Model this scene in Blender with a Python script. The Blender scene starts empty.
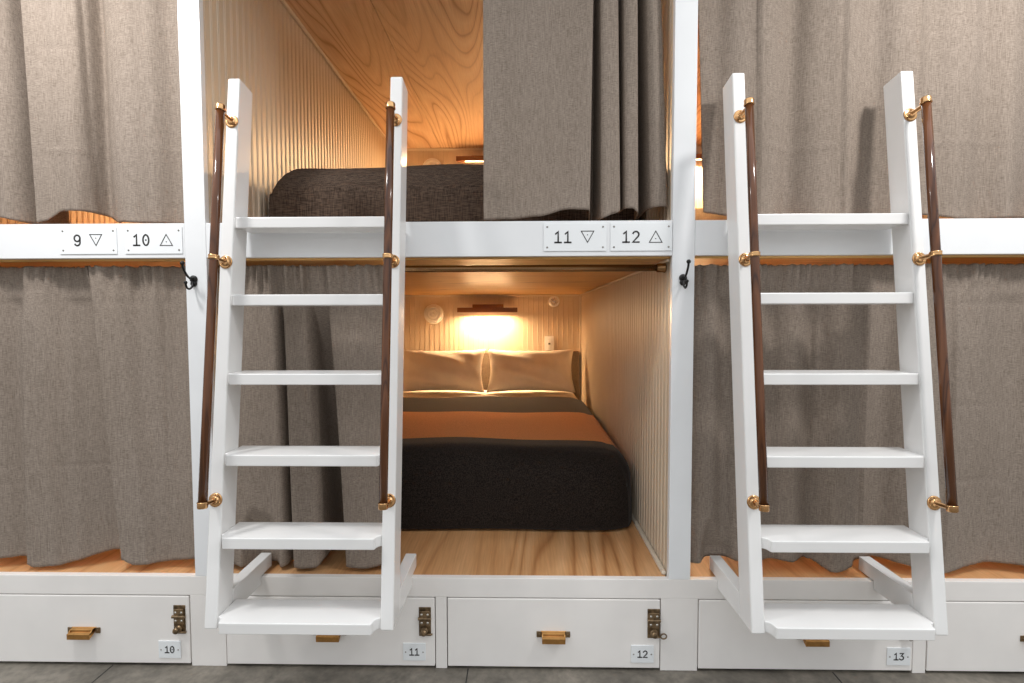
import bpy, bmesh, math, random
from mathutils import Vector, Matrix
random.seed(7)
SC = bpy.context.scene
COL = SC.collection

# ------------------------------------------------------------------ materials
def srgb(r, g, b):
    f = lambda c: c / 12.92 if c <= 0.04045 else ((c + 0.055) / 1.055) ** 2.4
    return (f(r / 255), f(g / 255), f(b / 255), 1)

class NT:
    def __init__(self, name):
        self.m = bpy.data.materials.new(name)
        self.m.use_nodes = True
        self.t = self.m.node_tree
        self.b = self.t.nodes['Principled BSDF']
    def n(self, typ, **kw):
        nd = self.t.nodes.new(typ)
        for k, v in kw.items():
            if k.startswith('i_'):
                nd.inputs[k[2:].replace('_', ' ')].default_value = v
            else:
                setattr(nd, k, v)
        return nd
    def l(self, a, ao, b, bi):
        self.t.links.new(a.outputs[ao], b.inputs[bi])
    def coords(self, scale=(1, 1, 1), loc=(0, 0, 0)):
        tc = self.n('ShaderNodeTexCoord')
        mp = self.n('ShaderNodeMapping')
        mp.inputs['Scale'].default_value = scale
        mp.inputs['Location'].default_value = loc
        self.l(tc, 'Object', mp, 'Vector')
        return mp
    def noise(self, src, scale, detail=3, rough=.5, dist=0):
        nd = self.n('ShaderNodeTexNoise')
        nd.inputs['Scale'].default_value = scale
        nd.inputs['Detail'].default_value = detail
        nd.inputs['Roughness'].default_value = rough
        nd.inputs['Distortion'].default_value = dist
        self.l(src, 'Vector', nd, 'Vector')
        return nd
    def ramp(self, src, out, stops):
        r = self.n('ShaderNodeValToRGB')
        e = r.color_ramp.elements
        while len(e) < len(stops):
            e.new(.5)
        for i, (p, c) in enumerate(stops):
            e[i].position = p
            e[i].color = c
        self.l(src, out, r, 'Fac')
        return r
    def mix(self, fac, a, b, blend='MIX'):
        m = self.n('ShaderNodeMix', data_type='RGBA', blend_type=blend)
        for sock, v in ((0, fac), (6, a), (7, b)):
            if isinstance(v, tuple) and len(v) == 2 and hasattr(v[0], 'outputs'):
                self.t.links.new(v[0].outputs[v[1]], m.inputs[sock])
            else:
                m.inputs[sock].default_value = v
        return m
    def bump(self, src, out, strength=.2, dist=.002):
        bp = self.n('ShaderNodeBump')
        bp.inputs['Strength'].default_value = strength
        bp.inputs['Distance'].default_value = dist
        self.l(src, out, bp, 'Height')
        self.l(bp, 'Normal', self.b, 'Normal')
    def math(self, op, a, b=None):
        nd = self.n('ShaderNodeMath', operation=op)
        for i, v in enumerate((a, b)):
            if v is None: continue
            if isinstance(v, tuple): self.t.links.new(v[0].outputs[v[1]], nd.inputs[i])
            else: nd.inputs[i].default_value = v
        return nd

def plain(name, col, rough=.5, metal=0, var=.03, scale=8, spec=.5):
    q = NT(name)
    mp = q.coords()
    nz = q.noise(mp, scale, 3)
    c2 = tuple(max(0, c * (1 - var * 3)) for c in col[:3]) + (1,)
    r = q.ramp(nz, 'Fac', [(.35, c2), (.6, col)])
    q.l(r, 'Color', q.b, 'Base Color')
    q.b.inputs['Roughness'].default_value = rough
    q.b.inputs['Metallic'].default_value = metal
    q.b.inputs['Specular IOR Level'].default_value = spec
    return q.m

def wood(name, light, mid, dark, grain='y', cross=1.0, rough=.35, seams=None, bands=9):
    """rotary-cut pine plywood: contour rings stretched along the grain"""
    q = NT(name)
    a = 3.2 * cross
    sc = {'x': (.35, a, 1), 'y': (a, .35, 1), 'z': (a, a, .35)}[grain]
    mp = q.coords(sc)
    base = q.noise(mp, 1.05, 1.5, .4, .25)
    mul = q.math('MULTIPLY', (base, 'Fac'), float(bands))
    fr0 = q.math('FRACT', (mul, 'Value'))
    rings = q.ramp(fr0, 'Value', [(0.0, dark), (.10, mid), (.55, light), (.86, mid), (1.0, dark)])
    big = q.noise(mp, .8, 2)
    patch = q.ramp(big, 'Fac', [(.36, mid), (.64, light)])
    fade = q.ramp(q.noise(mp, 1.3, 2), 'Fac', [(.40, (.25, .25, .25, 1)), (.60, (.95, .95, .95, 1))])
    m1 = q.mix((fade, 'Color'), (patch, 'Color'), (rings, 'Color'))
    fs = {'x': (6, 160, 160), 'y': (160, 6, 160), 'z': (160, 160, 6)}[grain]
    fine = q.noise(q.coords(fs), 1, 3, .6)
    fr = q.ramp(fine, 'Fac', [(.3, (.82, .78, .74, 1)), (.7, (1, 1, 1, 1))])
    m2 = q.mix(1.0, (m1, 2), (fr, 'Color'), 'MULTIPLY')
    q.l(m2, 2, q.b, 'Base Color')
    q.b.inputs['Roughness'].default_value = rough
    q.bump(fine, 'Fac', .05, .001)
    return q.m

def fabric(name, c1, c2, weave=1.0, rough=.95):
    q = NT(name)
    w1 = q.noise(q.coords((1300 * weave, 1300 * weave, 28 * weave)), 1, 1, .5)
    w2 = q.noise(q.coords((90 * weave, 90 * weave, 1100 * weave)), 1, 1, .5)
    s = q.math('ADD', (w1, 'Fac'), (w2, 'Fac'))
    h = q.math('MULTIPLY', (s, 'Value'), .5)
    r = q.ramp(h, 'Value', [(.36, c1), (.62, c2)])
    lo = q.noise(q.coords((3, 3, 1.2)), 1, 2)
    lr = q.ramp(lo, 'Fac', [(.3, (.93, .92, .9, 1)), (.7, (1, 1, 1, 1))])
    m = q.mix(1.0, (r, 'Color'), (lr, 'Color'), 'MULTIPLY')
    q.l(m, 2, q.b, 'Base Color')
    q.b.inputs['Roughness'].default_value = rough
    q.b.inputs['Specular IOR Level'].default_value = .15
    q.bump(h, 'Value', .25, .001)
    return q.m

WHITE = plain('white_paint', (.84, .85, .86, 1), .28, var=.012, scale=5)
LWHITE = plain('ladder_white_paint', (.87, .86, .845, 1), .22, var=.012, scale=6)
DWHITE = plain('drawer_paint', (.88, .845, .81, 1), .4, var=.015, scale=6)
CREAM = plain('beadboard_paint', (.66, .55, .415, 1), .42, var=.015, scale=4)
TRIMC = plain('cream_trim_paint', (.74, .66, .54, 1), .4, var=.015)
PLYC = wood('pine_ply_ceiling', (.82, .63, .44, 1), (.71, .49, .30, 1), (.40, .21, .09, 1), 'y', .9, .40, bands=26)
PLYL = wood('pine_ply_lower_ceiling', (.86, .55, .20, 1), (.76, .44, .13, 1), (.48, .23, .055, 1), 'x', .9, .36, bands=16)
PLYD = wood('pine_ply_deck', (.76, .45, .225, 1), (.63, .33, .14, 1), (.41, .18, .065, 1), 'y', .85, .42, bands=13)
WALNUT = wood('walnut_varnish', (.165, .062, .024, 1), (.095, .034, .013, 1), (.035, .012, .006, 1), 'z', 8, .14, bands=5)
LAMPW = wood('lamp_walnut', (.30, .125, .045, 1), (.21, .08, .028, 1), (.10, .035, .013, 1), 'x', 8, .3, bands=4)
BRASS = plain('polished_brass', (.74, .43, .20, 1), .2, 1, var=.06, scale=30)
OLDBRASS = plain('drawer_pull_brass', (.66, .35, .12, 1), .34, 1, var=.08, scale=40)
BRONZE = plain('antique_bronze', (.29, .20, .115, 1), .38, .8, var=.2, scale=60)
IRON = plain('black_iron', (.012, .011, .010, 1), .35, .3, var=.1, scale=40)
RODM = plain('bronze_rod', (.34, .19, .085, 1), .22, .9, var=.05)
LINEN = fabric('linen_curtain', (.170, .134, .107, 1), (.350, .290, .243, 1))
WOOLD = fabric('dark_wool', (.026, .018, .014, 1), (.125, .088, .066, 1), .45)
SHEET = plain('white_cotton', (.80, .73, .64, 1), .85, var=.02, scale=12, spec=.2)
UPHOL = fabric('headboard_fabric', (.10, .075, .055, 1), (.20, .16, .12, 1), .7)
PLASTIC = plain('white_plastic', (.90, .885, .86, 1), .35, var=.01)
SIGN = plain('sign_enamel', (.87, .89, .90, 1), .3, var=.006)
TAGP = plain('drawer_tag_plastic', (.84, .86, .87, 1), .35, var=.006)
INK = plain('engraved_ink', (.018, .014, .013, 1), .5, var=.05)
STEEL = plain('steel_screw', (.38, .36, .33, 1), .3, 1, var=.1)
CHROME = plain('bright_chrome', (.80, .77, .72, 1), .22, 1, var=.03)
DARK = plain('drawer_inside', (.35, .30, .24, 1), .7)

def concrete():
    q = NT('concrete_floor')
    mp = q.coords()
    a = q.noise(mp, 5, 6, .65, .6)
    b = q.noise(mp, 38, 4, .6)
    r = q.ramp(a, 'Fac', [(.3, srgb(92, 87, 79)), (.55, srgb(130, 123, 112)), (.75, srgb(152, 144, 132))])
    r2 = q.ramp(b, 'Fac', [(.35, (.72, .72, .72, 1)), (.6, (1, 1, 1, 1))])
    m = q.mix(1.0, (r, 'Color'), (r2, 'Color'), 'MULTIPLY')
    q.l(m, 2, q.b, 'Base Color')
    q.b.inputs['Roughness'].default_value = .5
    q.bump(b, 'Fac', .1, .002)
    return q.m
CONC = concrete()
JOINT = plain('floor_joint', (.03, .028, .026, 1), .8)

def stripes(y0, y1):
    """dark wool blanket with one camel stripe woven across it (object y from y0 to y1)"""
    q = NT('striped_wool')
    tc = q.n('ShaderNodeTexCoord')
    sp = q.n('ShaderNodeSeparateXYZ')
    q.l(tc, 'Object', sp, 'Vector')
    lo = q.math('GREATER_THAN', (sp, 'Y'), y0)
    hi = q.math('LESS_THAN', (sp, 'Y'), y1)
    f = q.math('MULTIPLY', (lo, 'Value'), (hi, 'Value'))
    nz = q.noise(q.coords((230, 230, 230)), 1, 2, .6)
    d = q.ramp(nz, 'Fac', [(.36, (.008, .006, .005, 1)), (.66, (.033, .025, .020, 1))])
    c = q.ramp(nz, 'Fac', [(.36, (.46, .19, .05, 1)), (.66, (.64, .28, .085, 1))])
    m = q.mix((f, 'Value'), (d, 'Color'), (c, 'Color'))
    q.l(m, 2, q.b, 'Base Color')
    q.b.inputs['Roughness'].default_value = .95
    q.b.inputs['Specular IOR Level'].default_value = .1
    q.b.inputs['Sheen Weight'].default_value = .1
    q.bump(nz, 'Fac', .3, .001)
    return q.m

def emit(name, col, s):
    q = NT(name)
    q.b.inputs['Base Color'].default_value = (.9, .8, .6, 1)
    q.b.inputs['Emission Color'].default_value = col
    q.b.inputs['Emission Strength'].default_value = s
    return q.m
GLOW = emit('lamp_diffuser', (1, .70, .42, 1), 5)

# ------------------------------------------------------------------ mesh helpers
def root_loc(o):
    while o.parent is not None:
        o = o.parent
    return Vector(o.location)

def link(name, me, mat, parent=None, smooth=False, origin=None):
    """mesh given in place; shifted so that its object sits at the thing's base"""
    if smooth:
        for p in me.polygons:
            p.use_smooth = True
    o = bpy.data.objects.new(name, me)
    COL.objects.link(o)
    for mm in (mat if isinstance(mat, (list, tuple)) else [mat]):
        me.materials.append(mm)
    if parent is not None:
        me.transform(Matrix.Translation(-root_loc(parent)))
        o.parent = parent
    else:
        if origin is None:
            xs = [v.co for v in me.vertices]
            origin = Vector(((min(c.x for c in xs) + max(c.x for c in xs)) / 2,
                             (min(c.y for c in xs) + max(c.y for c in xs)) / 2, min(c.z for c in xs)))
        me.transform(Matrix.Translation(-Vector(origin)))
        o.location = origin
    return o

def bm_obj(name, bm, mat, parent=None, smooth=False, origin=None):
    me = bpy.data.meshes.new(name)
    bmesh.ops.recalc_face_normals(bm, faces=bm.faces[:])
    bm.to_mesh(me)
    bm.free()
    return link(name, me, mat, parent, smooth, origin)

def box(bm, x0, x1, y0, y1, z0, z1, bev=0.0, seg=2):
    t = bmesh.new()
    bmesh.ops.create_cube(t, size=1)
    for v in t.verts:
        v.co = Vector(((x0 + x1) / 2 + v.co.x * (x1 - x0), (y0 + y1) / 2 + v.co.y * (y1 - y0), (z0 + z1) / 2 + v.co.z * (z1 - z0)))
    if bev > 0:
        bmesh.ops.bevel(t, geom=t.edges[:], offset=bev, segments=seg, affect='EDGES', profile=.5)
    merge(bm, t)

def merge(bm, t):
    me = bpy.data.meshes.new('tmp')
    t.to_mesh(me)
    t.free()
    bm.from_mesh(me)
    bpy.data.meshes.remove(me)

def prism(bm, pts, lo, hi, axis='x', bev=0.0, seg=2):
    """closed outline pts (a, b) pushed from lo to hi along an axis"""
    t = bmesh.new()
    def mk(a, b, c):
        return {'x': (c, a, b), 'y': (a, c, b), 'z': (a, b, c)}[axis]
    A = [t.verts.new(mk(a, b, lo)) for a, b in pts]
    B = [t.verts.new(mk(a, b, hi)) for a, b in pts]
    t.faces.new(A)
    t.faces.new(B[::-1])
    n = len(pts)
    for i in range(n):
        t.faces.new((A[i], B[i], B[(i + 1) % n], A[(i + 1) % n]))
    bmesh.ops.recalc_face_normals(t, faces=t.faces[:])
    if bev > 0:
        bmesh.ops.bevel(t, geom=t.edges[:], offset=bev, segments=seg, affect='EDGES', profile=.5)
    merge(bm, t)

def tube(bm, pts, r, n=14, caps=True):
    pts = [Vector(p) for p in pts]
    rs = r if isinstance(r, (list, tuple)) else [r] * len(pts)
    rings = []
    up = None
    for i, p in enumerate(pts):
        d = (pts[min(i + 1, len(pts) - 1)] - pts[max(i - 1, 0)]).normalized()
        if up is None:
            up = d.orthogonal().normalized()
        up = (up - d * up.dot(d)).normalized()
        s = d.cross(up)
        rings.append([bm.verts.new(p + (up * math.cos(2 * math.pi * k / n) + s * math.sin(2 * math.pi * k / n)) * rs[i]) for k in range(n)])
    for a, b in zip(rings, rings[1:]):
        for k in range(n):
            bm.faces.new((a[k], a[(k + 1) % n], b[(k + 1) % n], b[k]))
    if caps:
        bm.faces.new(rings[0][::-1])
        bm.faces.new(rings[-1])

def lathe(bm, prof, center, axis, n=28):
    """prof: (radius, height along axis)"""
    ax = Vector(axis).normalized()
    u = ax.orthogonal().normalized()
    v = ax.cross(u)
    c = Vector(center)
    rings = []
    for r, h in prof:
        if r < 1e-6:
            rings.append([bm.verts.new(c + ax * h)])
        else:
            rings.append([bm.verts.new(c + ax * h + (u * math.cos(2 * math.pi * k / n) + v * math.sin(2 * math.pi * k / n)) * r) for k in range(n)])
    for a, b in zip(rings, rings[1:]):
        for k in range(n):
            k2 = (k + 1) % n
            if len(a) == 1 and len(b) == 1:
                continue
            if len(a) == 1:
                bm.faces.new((a[0], b[k2], b[k]))
            elif len(b) == 1:
                bm.faces.new((a[k], a[k2], b[0]))
            else:
                bm.faces.new((a[k], a[k2], b[k2], b[k]))

def ball(bm, c, r, n=16):
    lathe(bm, [(r * math.sin(math.pi * i / 10), -r * math.cos(math.pi * i / 10)) if 0 < i < 10 else (0, -r if i == 0 else r) for i in range(11)], c, (0, 0, 1), n)

def empty(name, loc, label, cat, group=None):
    o = bpy.data.objects.new(name, None)
    o.empty_display_size = .05
    COL.objects.link(o)
    o.location = loc
    return tag(o, label, cat, group)

def tag(o, label, cat, group=None):
    o['label'] = label
    o['category'] = cat
    if group:
        o['group'] = group
    return o

def struct(o):
    o['kind'] = 'structure'
    return o

def copy_tree(o, parent=None, loc=None):
    c = o.copy()
    COL.objects.link(c)
    if parent is not None:
        c.parent = parent
    if loc is not None:
        c.location = loc
    for ch in list(o.children):
        copy_tree(ch, c)
    return c

# ------------------------------------------------------------------ measured frame of the place (metres)
PL, PR = -.75, .75            # clear opening of the middle bay
POL, POR = -.8194, .8206      # far edges of the two posts
ZRT, ZRB = 1.4747, 1.3631     # upper rail
ZDT, ZDR = .3085, .2439       # lower rail
FT = .022                     # board thickness of the front
YB = 2.48                     # back wall
ZUD = 1.446                   # upper deck
ZLC = 1.357                   # lower ceiling
ZUC = 2.523                   # upper ceiling
XL, XR = -2.32, 2.32

# ------------------------------------------------------------------ setting
bm = bmesh.new()
box(bm, -4, 4, -3.4, 2.6, -.05, 0)
struct(bm_obj('floor', bm, CONC))
for i, (x0, x1, y0, y1) in enumerate([(.088, .092, -3.2, .001), (-1.112, -1.108, -3.2, .001), (1.288, 1.292, -3.2, .001)]):
    bm = bmesh.new()
    box(bm, x0, x1, y0, y1, -.002, .0006)
    struct(bm_obj('trim_%d' % (20 + i), bm, JOINT))

BEAD = [(0, -.0023), (.0014, -.0002), (.0042, .0003), (.0070, -.0002), (.0084, -.0023), (.0096, 0), (.0400, 0)]
def bead_profile(a, b, pitch=.04):
    out = []
    k = 0
    while a + k * pitch < b:
        for u, d in BEAD[:-1]:
            if a + k * pitch + u < b:
                out.append((a + k * pitch + u, d))
        k += 1
    out.append((b, 0))
    return out

def bead_wall(name, axis, at, thick, a, b, z0, z1):
    """beadboard on both faces of a partition; axis 'x': faces look along x"""
    pr = bead_profile(a, b)
    front = [(s, at + d) if axis == 'y-' else (s, at + thick + d) for s, d in pr]
    back = [(s, at + thick if axis == 'y-' else at - d) for s, d in reversed(pr)]
    if axis == 'y-':
        front = [(s, at - d) for s, d in pr]
        back = [(b, at + thick), (a, at + thick)]
    bm = bmesh.new()
    out = front + back
    def mk(s, d, z):
        return (s, d, z) if axis == 'y-' else (d, s, z)
    A = [bm.verts.new(mk(s, d, z0)) for s, d in out]
    B = [bm.verts.new(mk(s, d, z1)) for s, d in out]
    n = len(out)
    for i in range(n):
        bm.faces.new((A[i], A[(i + 1) % n], B[(i + 1) % n], B[i]))
    return struct(bm_obj(name, bm, CREAM))

bead_wall('wall_back', 'y-', YB, .05, XL, XR, 0, 2.6)
bead_wall('wall_left', 'x', POL + .002, PL - POL - .004, FT + .001, YB, 0, 2.6)
bead_wall('wall_right', 'x', PR + .002, POR - PR - .004, FT + .001, YB, 0, 2.6)
bead_wall('wall_far_left', 'x', XL - .06, .06, FT, YB, 0, 2.6)
bead_wall('wall_far_right', 'x', XR, .06, FT, YB, 0, 2.6)

BAYS = [(XL, POL), (PL, PR), (POR, XR)]
bm = bmesh.new()
box(bm, XL, XR, FT + .001, YB, ZLC, ZUD - .02)
struct(bm_obj('ceiling_lower', bm, PLYL))
# upper ceiling as panels with a narrow open joint between them
bm = bmesh.new()
xs = [XL, -1.59, -.372, .846, 2.0, XR]
for a, b in zip(xs, xs[1:]):
    box(bm, a + .0012, b - .0012, -.02, YB, ZUC, ZUC + .018, .0008, 1)
box(bm, XL, XR, -.02, YB, ZUC + .0185, ZUC + .04)
struct(bm_obj('ceiling_upper', bm, PLYC))

# slim cream beads where walls meet ceilings and decks of the middle bay
def trim(n, *b):
    bm = bmesh.new()
    box(bm, *b, .003, 2)
    return struct(bm_obj('trim_%d' % n, bm, TRIMC))
w = .014
trim(1, PR - .010, PR + .001, .028, YB, ZLC - .010, ZLC - .0005)
trim(2, PL - .001, PL + w, .09, YB, ZLC - w, ZLC - .0005)
trim(3, PL + w, PR - w, YB - w, YB + .001, ZLC - w, ZLC - .0005)
trim(4, PR - w, PR + .001, .03, YB, ZDT, ZDT + .012)
trim(5, PL - .001, PL + w, .03, YB, ZDT, ZDT + .012)
trim(6, PR - w, PR + .001, YB - w, YB + .001, ZDT + .012, ZLC - w)
trim(7, PR - w, PR + .001, .03, YB, ZUC - w, ZUC - .0005)
trim(8, PL - .001, PL + w, .03, YB, ZUC - w, ZUC - .0005)
trim(9, PL + w, PR - w, YB - w, YB + .001, ZUC - w, ZUC - .0005)

# ------------------------------------------------------------------ the built-in bunk front
FR = empty('bunk_bed', (0, 0, 0), 'white painted built-in bunk front of posts and rails standing on the concrete floor', 'bunk bed')
for a, b in ((POL, PL), (PR, POR)):
    bm = bmesh.new()
    box(bm, a, b, 0, FT, ZDT + .0004, 2.52, .0012, 2)
    bm_obj('post', bm, WHITE, FR)
for a, b in BAYS:
    bm = bmesh.new()
    box(bm, a + .0004, b - .0004, .0006, FT, ZRB, ZRT, .0015, 2)
    bm_obj('upper_rail', bm, WHITE, FR)
bm = bmesh.new()
box(bm, XL, XR, 0, FT, ZDR, ZDT, .0015, 2)
bm_obj('lower_rail', bm, DWHITE, FR)
DIV = [(-2.32, -1.5625), (-.84, -.722), (-.017, .02), (.726, .847), (1.547, 1.589)]
for a, b in DIV:
    bm = bmesh.new()
    box(bm, a, b, .0004, FT, .0005, ZDR - .0003, .0012, 2)
    bm_obj('drawer_divider', bm, DWHITE, FR)
for a, b in BAYS:
    bm = bmesh.new()
    box(bm, a + .003, b - .003, FT + .0005, YB - .012, ZDT - .02, ZDT - .0008, .001, 1)
    bm_obj('deck', bm, PLYD, FR)
    bm = bmesh.new()
    box(bm, a + .003, b - .003, FT + .0005, YB - .012, ZUD - .019, ZUD, .001, 1)
    bm_obj('upper_deck', bm, PLYD, FR)

# ------------------------------------------------------------------ numerals drawn as strokes
def arc(cx, cz, rx, rz, a0, a1, n=14):
    return [(cx + rx * math.cos(math.radians(a0 + (a1 - a0) * i / n)), cz + rz * math.sin(math.radians(a0 + (a1 - a0) * i / n))) for i in range(n + 1)]
GLYPH = {
    '1': [[(.08, .80), (.32, 1.0), (.32, 0)], [(.0, .0), (.62, .0)]],
    '0': [arc(.31, .5, .28, .5, 90, 450, 28), [(.29, .5), (.33, .5)]],
    '9': [arc(.31, .70, .28, .30, 0, 360, 24), arc(.31, .32, .28, .32, -145, 0, 10) + [(.59, .70)]],
    '2': [arc(.31, .72, .28, .28, 165, -35, 14) + [(.03, 0), (.62, 0)]],
    '3': [[(.05, 1.0), (.56, 1.0), (.26, .60)] + arc(.28, .30, .31, .30, 90, -155, 14)],
    '4': [[(.45, 0), (.45, 1.0), (.0, .3), (.65, .3)]],
}
def stroke(bm, pts, w, y, closed=False):
    """flat inlaid line of width w just proud of a panel face at y"""
    P = [Vector((a, b)) for a, b in pts]
    n = len(P)
    L, R = [], []
    for i in range(n):
        p0 = P[i - 1] if (i > 0 or closed) else P[i]
        p1 = P[(i + 1) % n] if (i < n - 1 or closed) else P[i]
        d0 = (P[i] - p0); d1 = (p1 - P[i])
        if d0.length < 1e-9: d0 = d1
        if d1.length < 1e-9: d1 = d0
        d0.normalize(); d1.normalize()
        t = (d0 + d1)
        if t.length < 1e-6: t = d0.copy()
        t.normalize()
        nn = Vector((-t.y, t.x))
        k = min(1.8, 1 / max(.35, abs(nn.dot(Vector((-d0.y, d0.x))))))
        ext = Vector((0, 0))
        if not closed and i == 0: ext = -d1 * w * .3
        if not closed and i == n - 1: ext = d0 * w * .3
        L.append(P[i] + nn * w / 2 * k + ext)
        R.append(P[i] - nn * w / 2 * k + ext)
    rows = []
    for a, b in zip(L, R):
        rows.append([bm.verts.new((a.x, y - .0006, a.y)), bm.verts.new((b.x, y - .0006, b.y)), bm.verts.new((b.x, y, b.y)), bm.verts.new((a.x, y, a.y))])
    m = n if closed else n - 1
    for i in range(m):
        a, b = rows[i], rows[(i + 1) % n]
        for k in range(4):
            bm.faces.new((a[k], a[(k + 1) % 4], b[(k + 1) % 4], b[k]))
    if not closed:
        bm.faces.new(rows[0]); bm.faces.new(rows[-1][::-1])
def text(bm, s, x, z, h, y, w, pitch=.82):
    for i, ch in enumerate(s):
        for st in GLYPH[ch]:
            stroke(bm, [(x + (i * pitch + a) * h, z + b * h) for a, b in st], w, y)

def screw(bm, x, z, y, r=.0032):
    lathe(bm, [(0, .0014), (r * .7, .0013), (r, .0004), (r, 0)], (x, y, z), (0, -1, 0), 12)

def number_plate(x0, x1, z0, z1, num, tri, nx, tx, label):
    t = empty('number_plate', ((x0 + x1) / 2, 0, z0), label, 'sign', 'number plates on the upper rail')
    bm = bmesh.new()
    box(bm, x0, x1, -.0020, .0002, z0, z1, .0006, 2)
    bm_obj('plate', bm, SIGN, t)
    y = -.0020
    bm = bmesh.new()
    text(bm, num, nx, z0 + .0275, .0335, y, .0050, .92)
    bm_obj('numeral', bm, INK, t)
    bm = bmesh.new()
    h, hw = .0355, .0200
    if tri == 'v':
        P = [(tx - hw, z0 + .0275 + h), (tx + hw, z0 + .0275 + h), (tx, z0 + .0275)]
    else:
        P = [(tx - hw, z0 + .0265), (tx, z0 + .0265 + h), (tx + hw, z0 + .0265)]
    stroke(bm, P, .0027, y, True)
    bm_obj('triangle_symbol', bm, INK, t)
    bm = bmesh.new()
    cz = sum(p[1] for p in P) / 3
    lathe(bm, [(0, .0007), (.0017, .0006), (.0017, 0)], (tx, y, cz), (0, -1, 0), 10)
    bm_obj('dot', bm, INK, t)
    for sx in (x0 + .011, x1 - .011):
        for sz in (z0 + .012, z1 - .012):
            bm = bmesh.new()
            screw(bm, sx, sz, y + .0002)
            bm_obj('screw', bm, STEEL, t)
    return t
number_plate(-1.229, -1.041, 1.3765, 1.463, '9', 'v', -1.181, -1.109, 'white number plate reading 9 with downward triangle on the upper rail')
number_plate(-1.014, -.826, 1.3765, 1.463, '10', 'a', -.986, -.878, 'white number plate reading 10 with upward triangle on the upper rail')
number_plate(.341, .540, 1.3785, 1.467, '11', 'v', .376, .480, 'white number plate reading 11 with downward triangle on the upper rail')
number_plate(.553, .748, 1.3785, 1.467, '12', 'a', .592, .696, 'white number plate reading 12 with upward triangle on the upper rail')

# ------------------------------------------------------------------ drawers
def drawer(x0, x1, num, label, ring=False, tag_in=.071, hasp_in=.035, pull_dx=0):
    xc = (x0 + x1) / 2
    t = empty('drawer', (xc, 0, .008), label, 'drawer', 'drawers under the lower bunks')
    g = .003
    z0, z1 = .0095, ZDR - .0035
    bm = bmesh.new()
    box(bm, x0 + g, x1 - g, -.0015, .018, z0, z1, .0022, 3)
    bm_obj('front_panel', bm, DWHITE, t)
    bm = bmesh.new()                                   # open-topped drawer box behind the front
    for b in ((x0 + .02, x0 + .032, .0185, .60, z0 + .01, z1 - .03), (x1 - .032, x1 - .02, .0185, .60, z0 + .01, z1 - .03),
              (x0 + .032, x1 - .032, .588, .60, z0 + .01, z1 - .03), (x0 + .032, x1 - .032, .0185, .588, z0 + .01, z0 + .018)):
        box(bm, *b)
    bm_obj('drawer_box', bm, DARK, t)
    # bin pull: back plate with two lugs and a folded half cup
    px, pz = xc + pull_dx, .1145
    f = -.0015
    bm = bmesh.new()
    box(bm, px - .042, px + .042, f - .002, f, pz + .004, pz + .019, .001, 1)
    prism(bm, [(f - .002, pz + .0185), (f - .013, pz + .0165), (f - .0145, pz + .0085), (f - .0185, pz + .0075), (f - .0190, pz + .0105), (f - .0265, pz + .0080),
               (f - .0265, pz - .0100), (f - .0235, pz - .0100), (f - .0230, pz + .0030), (f - .0130, pz + .0040), (f - .002, pz + .012)], px - .038, px + .038, 'x', .0006, 1)
    for sx in (-.038, .035):
        prism(bm, [(f - .002, pz + .017), (f - .014, pz + .015), (f - .024, pz + .006), (f - .024, pz - .009), (f - .004, pz + .002)], px + sx, px + sx + .003, 'x')
    hd = bm_obj('pull', bm, OLDBRASS, t)
    for sx in (-.047, .047):
        bm = bmesh.new()
        box(bm, px + sx - .0085, px + sx + .0085, f - .0032, f - .0001, pz - .002, pz + .018, .0014, 2)
        screw(bm, px + sx, pz + .008, f - .003, .003)
        bm_obj('lug', bm, BRONZE, hd)
    # hasp lock
    hx = x1 - hasp_in
    bm = bmesh.new()
    box(bm, hx - .020, hx + .020, f - .0028, f, .113, .211, .0015, 2)
    h = bm_obj('hasp', bm, BRONZE, t)
    bm = bmesh.new()
    box(bm, hx - .0165, hx + .0165, f - .0075, f - .0029, .148, .200, .0015, 2)
    lf = bm_obj('hasp_leaf', bm, BRONZE, h)
    for dx in (-.010, .010):
        for z in (.188, .160):
            bm = bmesh.new()
            screw(bm, hx + dx, z, f - .0073, .0040)
            bm_obj('rivet', bm, CHROME, h)
    bm = bmesh.new()
    tube(bm, [(hx - .021, f - .0075, .1745), (hx + .021, f - .0075, .1745)], .0052, 10)
    bm_obj('hinge_knuckle', bm, BRONZE, h)
    bm = bmesh.new()
    lathe(bm, [(.012, 0), (.012, .006), (.009, .010), (.008, .016), (.010, .020), (.007, .024), (0, .0245)], (hx - .001, f - .0029, .132), (0, -1, .12), 18)
    bm_obj('turn_knob', bm, BRONZE, h)
    bm = bmesh.new()
    if ring:
        c = Vector((hx + .031, f - .009, .1235))
        tube(bm, [c + Vector((math.cos(a) * .0095, 0, math.sin(a) * .0085)) for a in [math.pi * 2 * i / 20 for i in range(21)]], .0022, 8, False)
        tube(bm, [(hx + .006, f - .012, .121), (hx + .022, f - .009, .1215)], .0025, 8)
        bm_obj('padlock_ring', bm, BRONZE, h)
    else:
        tube(bm, [(hx + .006, f - .010, .123), (hx + .026, f - .008, .1225)], .0028, 8)
        bm_obj('latch_pin', bm, BRONZE, h)
    # number tag
    tx = x1 - tag_in
    bm = bmesh.new()
    box(bm, tx - .0375, tx + .0375, f - .0032, f, .0295, .0885, .001, 2)
    tg = bm_obj('number_tag', bm, TAGP, t)
    bm = bmesh.new()
    wd = (.82 + .62) * .0215
    text(bm, num, tx - wd / 2, .0485, .0215, f - .0032, .0036)
    bm_obj('numeral', bm, INK, tg)
    for sx in (-.029, .029):
        bm = bmesh.new()
        screw(bm, tx + sx, .0585, f - .0031, .0026)
        bm_obj('screw', bm, STEEL, tg)
    return t
drawer(-1.562, -.84, '10', 'white drawer tagged 10 under the closed lower curtain, leftmost of the drawers')
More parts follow.
